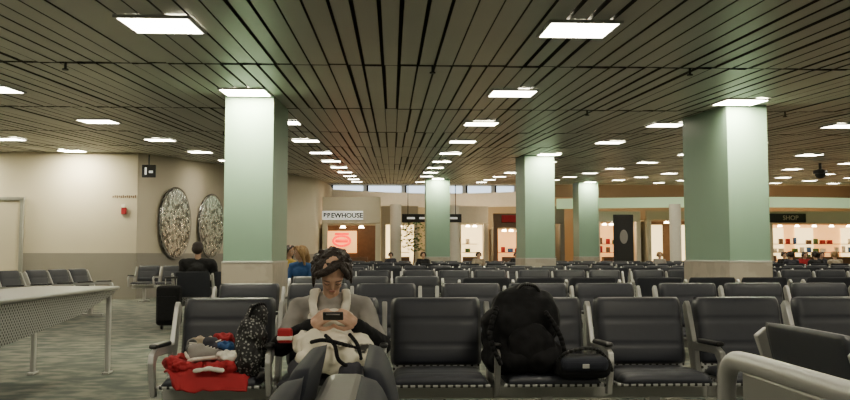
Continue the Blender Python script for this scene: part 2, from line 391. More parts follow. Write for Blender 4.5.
# ------------------------------------------------------------------ belongings
SX = .258-1.2
def cloth(name, pts, z0, m, parent, th=.012, res=44, amp=.02, seed=0, hem=.06):
    bm = bmesh.new(); rings = 26; n = res; grid = []
    outl = []
    for k in range(n):
        t = k/n*len(pts); i = int(t); f = t-i; f = f*f*(3-2*f)
        a = V((*pts[i % len(pts)], 0)); b = V((*pts[(i+1) % len(pts)], 0)); outl.append(a*(1-f)+b*f)
    for r in range(rings+1):
        row = []
        for p in outl:
            q = p*(r/rings); f = r/rings
            c = V((q.x*9+seed, q.y*11, seed*2.1))
            w1 = noise.noise(c); w2 = noise.noise(c*2.1)
            ridge = (1-abs(w1)*2.2)
            z = z0+max(.004, amp*(1.2+ridge+.6*w2)*(1-.6*f**4))
            if q.y < -.205: z -= min(hem*1.6, (-.205-q.y)*2.5)
            row.append(bm.verts.new((q.x, max(q.y, -.245-.015*w2), z)))
        grid.append(row)
    for r in range(1, rings):
        for k in range(n):
            bm.faces.new([grid[r][k], grid[r][(k+1) % n], grid[r+1][(k+1) % n], grid[r+1][k]])
    c = bm.verts.new((0, 0, grid[1][0].co.z))
    for k in range(n): bm.faces.new([c, grid[1][k], grid[1][(k+1) % n]])
    for v in [v for v in bm.verts if not v.link_faces]: bm.verts.remove(v)
    bmesh.ops.recalc_face_normals(bm, faces=bm.faces)
    o = link(name, fin(bm, name, True), m, parent)
    md = o.modifiers.new('t', 'SOLIDIFY'); md.thickness = th; md.offset = 1
    return o
e = empty('red_jacket', (SX-.02, 4.58, .470), 'crumpled red jacket with white trim bunched on the seat', 'jacket')
cloth('body', [(-.23, -.16), (-.12, -.28), (.08, -.26), (.22, -.27), (.23, .02), (.16, .13), (-.02, .14), (-.18, .11), (-.24, .0)], .0, M['red'], e, .008, 64, .030, 3, .055)
bm = Acc(); smoothchain(bm, [((-.17, .0, .05), .040), ((-.21, -.10, .055), .036), ((-.14, -.17, .05), .034), ((-.05, -.18, .045), .026)])
remesh('sleeve', bm, .006, M['red'], e, smooth=2, amp=.018, freq=24)
bm = Acc(); smoothchain(bm, [((.02, -.19, .04), .030), ((.10, -.20, .045), .034), ((.18, -.15, .045), .028)])
remesh('sleeve', bm, .006, M['red'], e, smooth=2, amp=.016, freq=24)
bm = Acc(); smoothchain(bm, [((-.05, -.235, .035), .012), ((.02, -.24, .045), .012), ((.09, -.24, .035), .012)])
remesh('white_trim', bm, .005, M['white'], e, smooth=1, amp=.004, freq=40)
def sneaker(x, y, z, rz, m, lab, tilt=0.):
    e = empty('sneaker', (x, y, z), lab, 'shoe', rz, 'sneakers on the seat'); e.scale = (.88, .82, .9); e.rotation_euler = (0, tilt, rz)
    bm = Acc(); cap(bm, (0, .08, .045), .038, (0, -.02, .045), .036); cap(bm, (0, -.02, .04), .036, (0, -.12, .028), .027); cap(bm, (0, .09, .07), .034, (0, .03, .075), .03)
    remesh('upper', bm, .007, m, e, smooth=2)
    rbox('sole', (0, -.015, .010), (.078, .27, .024), M['white'], e, .01)
    bm = Acc()
    for k in range(4): cap(bm, (-.02, -.01-.022*k, .083-.008*k), .004, (.02, -.01-.022*k, .083-.008*k), .004, 6)
    link('laces', fin(bm, 'laces', True), M['white'], e)
sneaker(SX-.04, 4.48, .54, 2.3, M['greyshirt'], 'grey and white sneaker lying on the red jacket', .25)
sneaker(SX+.0, 4.60, .56, 1.0, M['denim'], 'dark blue sneaker lying on the red jacket', -.2)
sneaker(SX-.14, 4.56, .55, .3, M['blackp'], 'dark sneaker lying on the red jacket', .1)
def foldcloth(x, y, z, r, m, name, lab, cat):
    bm = Acc(); ell(bm, (0, 0, 0), r); ell(bm, (r[0]*.4, -r[1]*.3, r[2]*.3), (r[0]*.6, r[1]*.6, r[2]*.8))
    o = remesh(name, bm, .006, m, None, (x, y, z), 2, .02, 24); tag(o, lab, cat)
foldcloth(SX+.09, 4.44, .565, (.07, .06, .030), M['white'], 'folded_scarf', 'folded white scarf on the red jacket', 'scarf')
foldcloth(SX+.02, 4.66, .64, (.06, .05, .03), M['red'], 'knitted_hat', 'small red knitted hat on top of the shoes', 'hat')
foldcloth(SX-.10, 4.66, .60, (.09, .05, .045), M['beige'], 'knitted_scarf', 'beige knitted scarf bundled on the seat', 'scarf')
foldcloth(SX+.05, 4.53, .615, (.045, .035, .025), M['blue'], 'knitted_glove', 'small blue glove on the pile', 'glove')
e = empty('snack_packet', (WX-.215, 4.33, .685), 'small red and white packet on the armrest', 'packet')
rbox('body', (0, 0, 0), (.075, .05, .075), M['red'], e, .012); rbox('band', (0, -.001, -.012), (.078, .052, .022), M['white'], e, .005)
e = empty('patterned_tote', (SX+.19, 4.46, .46), 'dark checked tote bag standing against the armrest', 'bag')
bm = Acc(); ell(bm, (.0, -.02, .10), (.080, .11, .11)); ell(bm, (.01, .0, .21), (.078, .09, .12)); ell(bm, (.035, .03, .31), (.055, .08, .07))
remesh('body', bm, .007, M['bwpat'], e, smooth=3, amp=.020, freq=13)
bm = Acc(); smoothchain(bm, [((.0, -.03, .31), .008), ((.03, -.05, .37), .008), ((.07, .03, .375), .008), ((.07, .08, .29), .008)])
link('handle', fin(bm, 'handle', True), M['black'], e)
e = empty('backpack', (.258+.46, 4.50, .455), 'large black nylon backpack slumped upright on the seat', 'backpack')
bm = Acc()
ell(bm, (-.03, .02, .22), (.20, .16, .22)); ell(bm, (.0, .03, .34), (.185, .13, .145)); ell(bm, (.04, -.02, .10), (.21, .17, .10)); ell(bm, (-.06, .02, .10), (.16, .15, .11)); ell(bm, (.10, .02, .30), (.10, .12, .16))
remesh('body', bm, .009, M['black'], e, smooth=4, amp=.024, freq=8)
bm = Acc(); ell(bm, (.02, -.12, .16), (.13, .06, .12)); remesh('front_pocket', bm, .009, M['black'], e, smooth=4, amp=.014, freq=10)
bm = Acc(); smoothchain(bm, [((-.04, -.02, .45), .010), ((-.01, -.05, .485), .010), ((.05, -.05, .48), .010), ((.08, -.02, .45), .010)]); link('grab_handle', fin(bm, 'grab_handle', True), M['blackp'], e)
bm = Acc(); smoothchain(bm, [((-.16, -.08, .36), .014), ((-.20, -.13, .22), .014), ((-.15, -.16, .08), .012)]); link('strap', fin(bm, 'strap', True), M['black'], e)
bm = Acc(); smoothchain(bm, [((.10, -.12, .34), .012), ((.17, -.14, .22), .014), ((.20, -.15, .08), .012)]); link('strap', fin(bm, 'strap', True), M['black'], e)
e = empty('shoulder_bag', (.258+.74, 4.37, .455), 'small black shoulder bag lying on the seat', 'bag')
sb = rbox('body', (0, 0, .062), (.29, .19, .115), M['black'], e, .045, seg=4)
fl = rbox('flap', (0, -.075, .082), (.25, .075, .075), M['vinyldark'], e, .03, (.25, 0, 0), 4)
rbox('buckle', (.0, -.118, .075), (.035, .008, .022), M['silver'], e, .002)
bm = Acc(); smoothchain(bm, [((-.14, -.02, .07), .009), ((-.10, -.10, .14), .009), ((.04, -.10, .165), .009), ((.13, -.05, .10), .009), ((.16, -.02, .04), .009)]); link('strap', fin(bm, 'strap', True), M['blackp'], e)
e = empty('wheeled_suitcase', (-3.28, 12.4, 0), 'black wheeled suitcase standing upright on the carpet', 'suitcase')
rbox('body', (0, 0, .36), (.34, .24, .58), M['black'], e, .05, seg=3); rbox('pocket', (0, -.13, .32), (.27, .05, .36), M['black'], e, .02)
for s in (-1, 1):
    cyl('wheel', (s*.12, .08, .035), .035, .03, M['blackp'], e, (0, math.pi/2, 0)); rbox('handle_post', (s*.08, .07, .70), (.014, .014, .12), M['silver'], e, .003)
rbox('handle', (0, .07, .765), (.2, .03, .03), M['blackp'], e, .01)
rbox('foot', (.1, -.09, .035), (.03, .03, .07), M['blackp'], e, .004)

# ------------------------------------------------------------------ shell
def slab(name, verts, m):
    me = bpy.data.meshes.new(name)
    me.from_pydata(verts, [], [tuple(range(len(verts)))]); me.update()
    return struct(link(name, me, m))
def wallbox(name, a, b, z0, z1, m, th=.12):
    a = V((a[0], a[1], 0)); b = V((b[0], b[1], 0)); d = (b-a); n = V((-d.y, d.x, 0)).normalized()*th
    def z(t): return (z1[0]*(1-t)+z1[1]*t) if isinstance(z1, tuple) else z1
    vs = []
    for p, t in ((a, 0), (b, 1), (b+n, 1), (a+n, 0)):
        vs.append((p.x, p.y, z0))
    for p, t in ((a, 0), (b, 1), (b+n, 1), (a+n, 0)):
        vs.append((p.x, p.y, z(t)))
    me = bpy.data.meshes.new(name)
    me.from_pydata(vs, [], [(0, 3, 2, 1), (4, 5, 6, 7), (0, 1, 5, 4), (1, 2, 6, 5), (2, 3, 7, 6), (3, 0, 4, 7)]); me.update()
    return struct(link(name, me, m))

o = rbox('floor', (8, 25, -.05), (48, 64, .1), M['carpet'], None, 0); struct(o)
verts, faces, mi = [], [], []
X0, X1, Y0, Y1 = -13., 30., -3., 46.
def quad(p):
    i = len(verts); verts.extend(p); faces.append((i, i+1, i+2, i+3))
quad([(X0, Y0, zc(Y0)+.09), (X1, Y0, zc(Y0)+.09), (X1, Y1, zc(Y1)+.09), (X0, Y1, zc(Y1)+.09)]); mi.append(1)
joints = [-3+.0]
jj = 8.12-3.55*3
while jj < Y1:
    if jj > Y0: joints.append(jj)
    jj += 3.55
joints.append(Y1)
pitch = .176; x = X0+.05
rg = random.Random(11)
while x < X1-.2:
    for a, b in zip(joints[:-1], joints[1:]):
        g = rg.choice((.010, .014, .018, .026, .036, .05))
        dz = rg.uniform(-.006, .006)
        ya, yb = a+.04, b-.04; xa, xb = x+g*rg.uniform(.3, .7), x+pitch-g/2
        za, zb = zc(ya)+dz, zc(yb)+dz; h = .035
        quad([(xa, ya, za), (xa, yb, zb), (xb, yb, zb), (xb, ya, za)]); mi.append(0)
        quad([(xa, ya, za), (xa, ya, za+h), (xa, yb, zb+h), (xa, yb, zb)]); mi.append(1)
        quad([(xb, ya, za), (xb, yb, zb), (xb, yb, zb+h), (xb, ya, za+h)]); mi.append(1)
    x += pitch
me = bpy.data.meshes.new('ceiling'); me.from_pydata(verts, [], faces); me.update()
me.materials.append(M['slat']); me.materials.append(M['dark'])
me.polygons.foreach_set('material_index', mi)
struct(link('ceiling', me))

XL, YL = -6.4, 21.
wallbox('wall_left_front', (XL, YL), (-13, YL), 0, zc(YL), M['wall'], -.15)
wallbox('wall_left_angled', (XL, YL), (-3.5, 38), 0, (zc(YL), zc(38)), M['wall'], .15)
wallbox('wall_left_side', (-13, -3), (-13, 21), 0, (zc(-3), zc(21)), M['wall'], .15)
wallbox('wall_right', (30, -3), (30, 54), 0, 6.2, M['wall'], -.15)
wallbox('wall_back', (-6, 52.), (30, 52.), 0, 4.75, M['wall'], .15)
wallbox('wall_back_upper', (9, 51.9), (30, 51.9), 4.75, 6.2, M['band'], .15)
wallbox('wall_brewery_side', (-3.5, 38), (-3.5, 52), 0, 5, M['wall'], .15)
wallbox('baseboard_left_front', (XL, YL-.03), (-13, YL-.03), 0, 1.15, M['band'], -.03)
wallbox('baseboard_left_angled', (XL+.03, YL-.02), (-3.45, 38), 0, 1.15, M['band'], .03)
slab('ceiling_atrium', [(-8, 46, 6.2), (30, 46, 6.2), (30, 54.2, 6.2), (-8, 54.2, 6.2)], M['wall'])
wallbox('wall_atrium_fascia', (-13, 46.05), (30, 46.05), zc(46), 6.2, M['band'], .1)
wins = [(-3.9, 2.0), (-1.6, 2.2), (.9, 1.5), (2.9, 1.7), (4.9, 1.6), (6.8, 1.2)]
wallbox('wall_clerestory', (-8, 54.1), (9, 54.1), 4.4, 6.2, M['wall'], .1)
for i, (x, w_) in enumerate(wins):
    o = rbox('window_%d' % (i+1), (x+w_/2, 54.0, 5.38), (w_, .05, .46), M['sky'], None, 0); struct(o)
    struct(rbox('trim_%d' % (i+1), (x, 53.95, 5.38), (.12, .12, .55), M['signd'], None, 0))
bm = bmesh.new(); n = 18; pr = []
for k in range(n+1):
    t = k/n; x = -3.4+12.6*t; y = 46.6+2.9*math.sin(math.pi*t)
    pr.append([bm.verts.new(q) for q in ((x, y, 3.95), (x, y, 4.80), (x, y+.3, 4.80), (x, y+.3, 3.95))])
for a, b in zip(pr[:-1], pr[1:]):
    for q in range(4): bm.faces.new([a[q], b[q], b[(q+1) % 4], a[(q+1) % 4]])
bmesh.ops.recalc_face_normals(bm, faces=bm.faces)
struct(link('trim_7', fin(bm, 'trim_7'), M['white']))
bm = bmesh.new(); pr = []
for k in range(n+1):
    t = k/n; x = 9.3+20.6*t; y = 46.0-2.0*math.sin(math.pi*t)
    pr.append([bm.verts.new(q) for q in ((x, y, 3.70), (x, y, 4.25), (x, y+.3, 4.25), (x, y+.3, 3.70))])
for a, b in zip(pr[:-1], pr[1:]):
    for q in range(4): bm.faces.new([a[q], b[q], b[(q+1) % 4], a[(q+1) % 4]])
bmesh.ops.recalc_face_normals(bm, faces=bm.faces)
struct(link('trim_8', fin(bm, 'trim_8'), M['cove']))
struct(rbox('door_1', (-9.75, 20.93, 1.22), (1.0, .05, 2.44), M['wall'], None, .01))
struct(rbox('trim_9', (-9.2, 20.92, 1.25), (.08, .09, 2.5), M['greyshell'], None, .005))
struct(rbox('trim_10', (-9.75, 20.92, 2.5), (1.2, .09, .08), M['greyshell'], None, .005))

# ------------------------------------------------------------------ columns
def column(x0, x1, y0, y1, label):
    cx, cy = (x0+x1)/2, (y0+y1)/2; w, l = x1-x0, y1-y0
    e = empty('column', (cx, cy, 0), label, 'column', 0, 'sage green columns')
    def pr(name, w, l, z0, z1a, z1b, m):
        vs = [(-w/2, -l/2, z0), (w/2, -l/2, z0), (w/2, l/2, z0), (-w/2, l/2, z0), (-w/2, -l/2, z1a), (w/2, -l/2, z1a), (w/2, l/2, z1b), (-w/2, l/2, z1b)]
        me = bpy.data.meshes.new(name); me.from_pydata(vs, [], [(0, 3, 2, 1), (4, 5, 6, 7), (0, 1, 5, 4), (1, 2, 6, 5), (2, 3, 7, 6), (3, 0, 4, 7)]); me.update()
        return link(name, me, m, e)
    pr('shaft', w, l, 1.0, zc(y0)-.002, zc(y1)-.002, M['green'])
    pr('base', w+.03, l+.03, 0, 1.0, 1.0, M['tile'])
    rbox('edge_trim', (0, 0, 1.01), (w+.035, l+.035, .025), M['silver'], e, .003)
cols = [(-2.09, -1.49, 10.35, 11.8), (4.52, 5.07, 10.9, 12.6), (3.44, 4.21, 21.2, 22.8), (1.57, 2.67, 38, 39.5), (9.5, 10.5, 41.6, 43)]
labs = ['sage green rectangular column with beige tile base', 'sage green rectangular column with beige tile base', 'sage green column rising among the seat rows', 'sage green column near the concourse shops', 'slim green column beside the shops']
for c, l in zip(cols, labs): column(*c, l)

# ------------------------------------------------------------------ ceiling lights
sl = math.atan(.0545)
def troffer(lens):
    e = empty('ceiling_light', (0, 0, -40), 'square recessed fluorescent ceiling light, lit', 'ceiling light', 0, 'square ceiling lights')
    bm = Acc(); s = .272; t = .024
    for cx, cy, sx, sy in ((0, s, 2*s+t, t), (0, -s, 2*s+t, t), (s, 0, t, 2*s-t), (-s, 0, t, 2*s-t)):
        bxx(bm, (cx, cy, -.012), (sx, sy, .024))
    link('frame', fin(bm, 'frame'), M['silver'], e)
    rbox('lens', (0, 0, -.014), (.525, .525, .014), lens, e, 0)
    register(e); return e
T = troffer(M['lens']); TB = troffer(M['lensb'])
LX = [-10.9, -7.8, -4.75, -1.78, 1.46, 4.55, 7.56, 10.63, 13.7, 16.8, 19.8, 22.9]
for iy in range(-2, 11):
    for x in LX:
        y = 6.35+3.55*iy; src = T
        if iy == 4 and x < -5: y = 20.35; src = TB
        elif y > YL-.5:
            xw = XL+(y-YL)/17*2.9
            if x < xw+.6: continue
        if x > .62*y+6 or x < -.6*y-5: continue
        if x == 4.55 and iy == 1: y = 10.54; src = TB
        if x == -1.78 and iy == 1: y = 9.99; src = TB
        if x == 4.55 and iy == 4: x = 4.0; y = 20.8; src = TB
        if any(a-.4 < x < b+.4 and c-.3 < y < d+.4 for a, b, c, d in cols): continue
        c = copy_thing(src, (x, y, zc(y)-.001), 0); c.rotation_euler = (sl, 0, 0)
c = copy_thing(TB, (2.1, 37.6, zc(37.6)-.001), 0); c.rotation_euler = (sl, 0, 0)  # extra light added to wash the far column
c = copy_thing(TB, (10.0, 41.2, zc(41.2)-.001), 0); c.rotation_euler = (sl, 0, 0)
for x in (-2, 1, 4, 7): copy_thing(T, (x, 47.6, 6.19), 0, 'added square fill light in the concourse roof, lit')  # added panels that brighten the curved white fascia below
def sprinkler(x, y):
    e = empty('sprinkler_head', (x, y, zc(y)), 'small dark sprinkler head hanging below the slats', 'sprinkler', 0, 'ceiling sprinklers')
    cyl('pipe', (0, 0, -.03), .012, .07, M['blackp'], e)
    cyl('deflector', (0, 0, -.07), .03, .012, M['blackp'], e)
for x, y in ((-3.2, 8.12), (3.0, 8.12), (.4, 8.12), (2.8, 11.67), (-3.1, 15.2), (6.0, 15.2), (5.7, 11.67)): sprinkler(x, y)
e = empty('dome_camera', (12.9, 24.3, zc(24.3)), 'dark dome security camera hanging from the ceiling', 'security camera')
cyl('mount', (0, 0, -.12), .04, .24, M['blackp'], e); cyl('housing', (0, 0, -.27), .2, .10, M['blackp'], e)
bm = Acc(); ell(bm, (0, 0, -.32), (.16, .16, .15)); link('dome', fin(bm, 'dome', True), M['signd'], e)

# ------------------------------------------------------------------ beam seating
def cushion(name, w, h, t, seams, nx=14, nz=26):
    bm = bmesh.new(); g = {}
    for s in (0, 1):
        for i in range(nx+1):
            for k in range(nz+1):
                u = 2*i/nx-1; v = 2*k/nz-1
                u2 = math.copysign(abs(u)**.75, u); v2 = math.copysign(abs(v)**.85, v)
                e = max(0, 1-abs(u2)**6)**.5*max(0, 1-abs(v2)**6)**.5
                dip = 0
                for q in seams: dip = max(dip, math.exp(-((v2-q)/.035)**2))
                y = -(t*.25+t*.75*e*(1-.20*dip)) if s == 0 else t*.12*e
                xx = u2*w/2*(1-.07*abs(v2)**12)
                if (i in (0, nx) or k in (0, nz)):
                    if s == 1: g[(s, i, k)] = g[(0, i, k)]; continue
                    y = 0
                g[(s, i, k)] = bm.verts.new((xx, y, v2*h/2))
    for s in (0, 1):
        for i in range(nx):
            for k in range(nz):
                q = [g[(s, i, k)], g[(s, i+1, k)], g[(s, i+1, k+1)], g[(s, i, k+1)]]
                if s: q.reverse()
                try: bm.faces.new(q)
                except ValueError: pass
    return fin(bm, name, True)
def profile(name, pts, w, bevel=.006):
    bm = bmesh.new()
    a = [bm.verts.new((-w/2, p[0], p[1])) for p in pts]; f = bm.faces.new(a)
    r = bmesh.ops.extrude_face_region(bm, geom=[f])
    for v in [x for x in r['geom'] if isinstance(x, bmesh.types.BMVert)]: v.co.x += w
    bmesh.ops.recalc_face_normals(bm, faces=bm.faces)
    bmesh.ops.bevel(bm, geom=bm.edges[:], offset=bevel, segments=2, profile=.5, affect='EDGES')
    return fin(bm, name)
ME = {}
ME['back'] = cushion('backrest', .530, .40, .060, (-.45, .30))
ME['backplain'] = cushion('backrest', .545, .42, .050, (-.45, .30))
ME['seat'] = cushion('seat', .51, .44, .05, (-.5,))
ME['pan'] = rbox_me('seat_pan', (.54, .50, .018), .006)
ME['frame'] = profile('armrest', [(.33, .80), (.29, .83), (.26, .80), (.17, .60), (-.16, .61), (-.235, .585), (-.25, .54), (-.20, .36), (-.155, .36), (-.19, .53), (-.15, .565), (.14, .555), (.12, .42), (.02, .36), (.04, .33), (.18, .34)], .030)
ME['lowframe'] = profile('armrest', [(.24, .60), (.17, .61), (-.16, .615), (-.235, .59), (-.25, .54), (-.20, .36), (-.15, .36), (-.185, .53), (-.15, .56), (.14, .545), (.12, .42), (.02, .36), (.04, .33), (.20, .34)], .034)
ME['pad'] = rbox_me('arm_pad', (.045, .30, .026), .011)
ME['lowpan'] = rbox_me('lower_back_panel', (.50, .012, .13), .004)
def leg_me():
    bm = Acc()
    bxx(bm, (0, .02, .17), (.06, .07, .30))
    bxx(bm, (0, .02, .018), (.07, .52, .036))
    return fin(bm, 'leg')
ME['leg'] = leg_me()
P = .60
perfxz = perforated('perforated_front_steel', (.42, .43, .42), (0, 2))
def make_bench(n, frame='frame', back='back', vm='vinyl'):
    e = empty('beam_seat_bench', (0, 0, -50), 'dark padded airport beam seats with silver arm frames', 'airport seating', 0, 'rows of airport beam seats')
    for i in range(n):
        x = (i-(n-1)/2)*P
        link('seat', ME['seat'], M[vm], e, (x, -.03, .425), (-math.pi/2, 0, 0))
        link('seat_pan', ME['pan'], M['perf'], e, (x, 0, .405), (math.radians(-3), 0, 0))
        link('backrest', ME[back], M[vm], e, (x, .268, .655 if back == 'back' else .635), (math.radians(-13), 0, 0))
        link('lower_back_panel', ME['lowpan'], perfxz, e, (x, .215, .455), (math.radians(-13), 0, 0))
    for i in range(n+1):
        x = (i-n/2)*P
        a = link('armrest', ME[frame], M['silver'], e, (x, 0, 0))
        link('arm_pad', ME['pad'], M['blackp'], a, (0, -.06, .618), (math.radians(-2), 0, 0))
    rbox('beam', (0, .03, .345), (n*P, .08, .07), M['silver'], e, .01)
    for s in (-1, 1): link('leg', ME['leg'], M['silver'], e, (s*(n/2-.5)*P*(.999 if n > 1 else 0), 0, 0))
    register(e)
    return e
def merged(root, name):
    bpy.context.view_layer.update()
    bm = bmesh.new(); mats = []
    inv = root.matrix_world.inverted()
    def rec(o):
        for c in o.children:
            m = c.data.materials[0]
            if m not in mats: mats.append(m)
            n0 = len(bm.faces)
            me = c.data.copy(); me.transform(inv @ c.matrix_world)
            bm.from_mesh(me); bm.faces.ensure_lookup_table()
            for f in bm.faces[n0:]: f.material_index = mats.index(m)
            bpy.data.meshes.remove(me); rec(c)
    rec(root)
    me = bpy.data.meshes.new(name); bm.to_mesh(me); bm.free()
    for m in mats: me.materials.append(m)
    return me
B3 = make_bench(3); B2 = make_bench(2); BL = make_bench(3, 'lowframe', 'backplain', 'vinyldark')
far3 = merged(B3, 'beam_seat_bench_far')
def bench3(x, y, rot=0, lab=None, z=0, src=None): return copy_thing(src or B3, (x, y, z), math.radians(rot), lab)
def farbench(x, y, rot=0, lab='dark padded airport beam seats seen across the lounge'):
    o = link('beam_seat_bench', far3, None, None, (x, y, 0), (0, 0, math.radians(rot)))
    return tag(o, lab, 'airport seating', 'distant rows of airport beam seats')
bench3(-.342, 4.60, 0, 'three-seat dark padded bench with a seated woman and red clothes')
copy_thing(B2, (.258+.9, 4.60, 0), 0, 'dark padded two-seat bench carrying a black backpack')
bench3(.258+.6*4, 4.60, 0, 'empty dark padded three-seat bench with silver arm frames')
for x in (-.65, 1.3, 3.25, 5.2): bench3(x, 7.05)
for x in (-.3, 1.65, 3.6, 5.55): bench3(x, 9.5, 180 if x > 0 else 0)
for x in (-.9, 1.05, 3.0, 4.95, 6.9, 8.85): bench3(x, 13.6)
for i in range(7): farbench(-1.42+1.95*i, 16.6, 180 if i % 2 else 0)
for i in range(7): farbench(-1.4+1.95*i, 19.4)
for i in range(9): farbench(-2.2+1.95*i, 24.6, 180)
for i in range(10): farbench(-2.2+1.95*i, 29.0)
for i in range(11): farbench(-2.0+1.95*i, 34.5)
farbench(-5.25, 19.8, -5, 'dark seats standing below the round metal wall sculptures')
bench3(-5.60, 14.8, 78, 'dark seats beyond the long grey metal ledge')
bench3(-6.0, 12.92, 78, 'dark seats beyond the long grey metal ledge')
copy_thing(B2, (-2.72, 13.0, 0), math.pi, 'dark seats with a suited man sitting on them')
bench3(-.49, 1.42, -90, 'dark padded seats backing onto a grey divider', .02, BL)
bench3(.255, 1.42, 90, 'dark padded seats backing onto a grey divider', .02, BL)
e = empty('seat_divider', (-.118, 1.35, 0), 'grey rounded metal divider between back-to-back seats', 'seat divider')
rbox('rail', (0, 0, .755), (.12, 1.75, .07), M['silver'], e, .033, seg=4)
for s in (-1, 1): rbox('post', (0, s*.7, .36), (.05, .05, .72), M['silver'], e, .008)
bench3(1.60, 1.97, 90, 'dark padded seats behind a grey rounded back rail', .02, B3)
def ledge(x, ya, yb, w, label, taper):
    e = empty('seat_back_panel', (x, (ya+yb)/2, 0), label, 'seating panel')
    l = yb-ya
    if taper:
        rbox('top_rail', (-w/2, 0, .790), (w, l, .035), M['greyshell'], e, .016, seg=4)
        vs = [(-.03, -l/2, .42), (-.03, l/2-.9, .60), (-.03, l/2-.08, .74), (-.03, l/2-.02, .765), (-.03, -l/2, .765)]
        bm = bmesh.new(); f = bm.faces.new([bm.verts.new(v) for v in vs])
        r = bmesh.ops.extrude_face_region(bm, geom=[f])
        for v in [q for q in r['geom'] if isinstance(q, bmesh.types.BMVert)]: v.co.x -= .03
        bmesh.ops.recalc_face_normals(bm, faces=bm.faces)
        link('side_panel', fin(bm, 'side_panel'), M['perfside'], e)
    else:
        bm = Acc()   # tube that curves down at its far end
        smoothchain(bm, [((0, -l/2, .770), .032), ((0, 0, .770), .032), ((0, l/2-.20, .770), .032), ((0, l/2-.05, .755), .032), ((0, l/2, .68), .031), ((0, l/2, .50), .030)], 8)
        remesh('top_rail', bm, .008, M['silver'], e, smooth=3)
        rbox('side_panel', (.0, -.06, .66), (.022, l-.16, .17), M['greyshell'], e, .01)
        rbox('lower_rail', (.0, -.03, .53), (.04, l-.06, .045), M['silver'], e, .018, seg=3)
    for sx, sy in (((-.06, l/2-.12), (-w+.06, l/2-.12), (-.06, -l/2+.4)) if taper else ((0, l/2-.3), (0, -l/2+.3))):
        rbox('leg', (sx, sy, .38 if taper else .27), (.035, .06, .76 if taper else .53), M['silver'], e, .008)
        rbox('foot', (sx, sy, .01), (.06, .14, .02), M['silver'], e, .005)
ledge(-2.58, 4.9, 8.0, .80, 'grey metal ledge table with tapered side panel on slim legs', True)
ledge(1.09, 1.15, 2.68, .07, 'grey rounded tubular rail with smooth back panel', False)

# ------------------------------------------------------------------ wall items
def wallang(d):
    u = V((2.9, 17, 0)).normalized(); return V((XL, YL, 0))+u*d
ang = math.atan2(17, 2.9)
for d, lab in ((2.05, 'large round mosaic metal wall sculpture'), (4.65, 'large round mosaic metal wall sculpture partly behind a column')):
    p = wallang(d); nrm = V((math.sin(ang), -math.cos(ang), 0))
    p = p+nrm*.1
    e = empty('wall_sculpture', (p.x, p.y, 1.98), lab, 'wall sculpture', 0, 'round metal wall sculptures')
    rot = V((0, 0, 1)).rotation_difference(nrm).to_euler()
    cyl('disc', (0, 0, 0), .98, .06, M['steel'], e, rot, .93, 64)
    bm = Acc()
    R = V((0, 0, 1)).rotation_difference(nrm).to_matrix().to_4x4()
    for k in range(48):
        a0 = k/48*2*math.pi; a1 = (k+1)/48*2*math.pi
        cap(bm, R @ V((math.cos(a0)*.98, math.sin(a0)*.98, .02)), .018, R @ V((math.cos(a1)*.98, math.sin(a1)*.98, .02)), .018, 8)
    link('rim', fin(bm, 'rim', True), M['band'], e)
e = empty('blade_sign', (-6.1, 20.9, 3.2), 'small black overhead sign with white pictogram', 'sign')
rbox('board', (0, 0, 0), (.34, .06, .32), M['signd'], e, .01)
rbox('pictogram', (-.07, -.035, 0), (.05, .012, .18), M['signw'], e, .004); rbox('pictogram', (.06, -.035, -.02), (.1, .012, .06), M['signw'], e, .004)
rbox('bracket', (0, 0, .28), (.03, .03, .26), M['signd'], e, .003)
e = empty('fire_alarm', (-6.72, 20.97, 2.2), 'small red and white fire alarm on the wall', 'fire alarm')
rbox('body', (0, 0, 0), (.12, .06, .16), M['red'], e, .01); rbox('strobe', (0, -.035, .13), (.10, .05, .07), M['white'], e, .01)
e = empty('wall_lettering', (-6.72, 20.998, 2.56), 'small dark lettering strip on the wall', 'lettering')
for k in range(12): rbox('mark', (-.28+k*.05, -.004, .008*(k % 2)), (.028, .004, .05+.012*(k % 3)), M['brown'], e, 0)

# ------------------------------------------------------------------ shops
goods_me = [rbox_me('merchandise_box', s, .02) for s in ((.22, .2, .3), (.3, .2, .22), (.16, .16, .36))]
gm = [M['red'], M['cream'], M['blue'], M['leaf'], M['white'], M['brown']]
gme = []
for g in goods_me:
    for m in gm:
        c = g.copy(); c.materials.append(m); gme.append(c)
def shop(x0, x1, y, label, zh, zt, head, back, pier=.25, depth=2.2, shelves=0, lamps=2, counter=True, goods=True):
    w = x1-x0; e = empty('storefront', ((x0+x1)/2, y, 0), label, 'storefront')
    rbox('header', (0, 0, (zh+zt)/2), (w, .3, zt-zh), head, e, .03)
    for s in (-1, 1): rbox('pier', (s*(w/2-pier/2), 0, zh/2), (pier, .32, zh), head, e, .02)
    rbox('back_wall', (0, depth, zh/2), (w-.1, .08, zh), back, e, 0)
    for s in (-1, 1): rbox('side_wall', (s*(w/2-.06), depth/2, zh/2), (.06, depth, zh), M['wall'], e, 0)
    for k in range(lamps):
        cyl('lamp', ((k+.5)/lamps*(w-1)-(w-1)/2, .6, zh-.12), .14, .1, M['lampw'], e, r2=.08)
    for k in range(shelves):
        rbox('shelf', (0, depth-.35, .75+k*.5), (w-.9, .4, .04), M['brown'], e, .005)
        if goods:
            n = int((w-1.2)/.42)
            for q in range(n):
                if random.random() < .25: continue
                me = random.choice(gme)
                o = link('merchandise_box', me, None, None, (e.location.x-(w-1.2)/2+q*.42+.2, y+depth-.35, 0))
                o.location.z = .77+k*.5-min(v.co.z for v in me.vertices)
                tag(o, 'small packaged item on a shop shelf', 'merchandise', 'packaged items on shop shelves')
    if counter:
        rbox('counter', (0, .7, .5), (w*.55, .5, 1.0), M['brown'], e, .02)
    return e
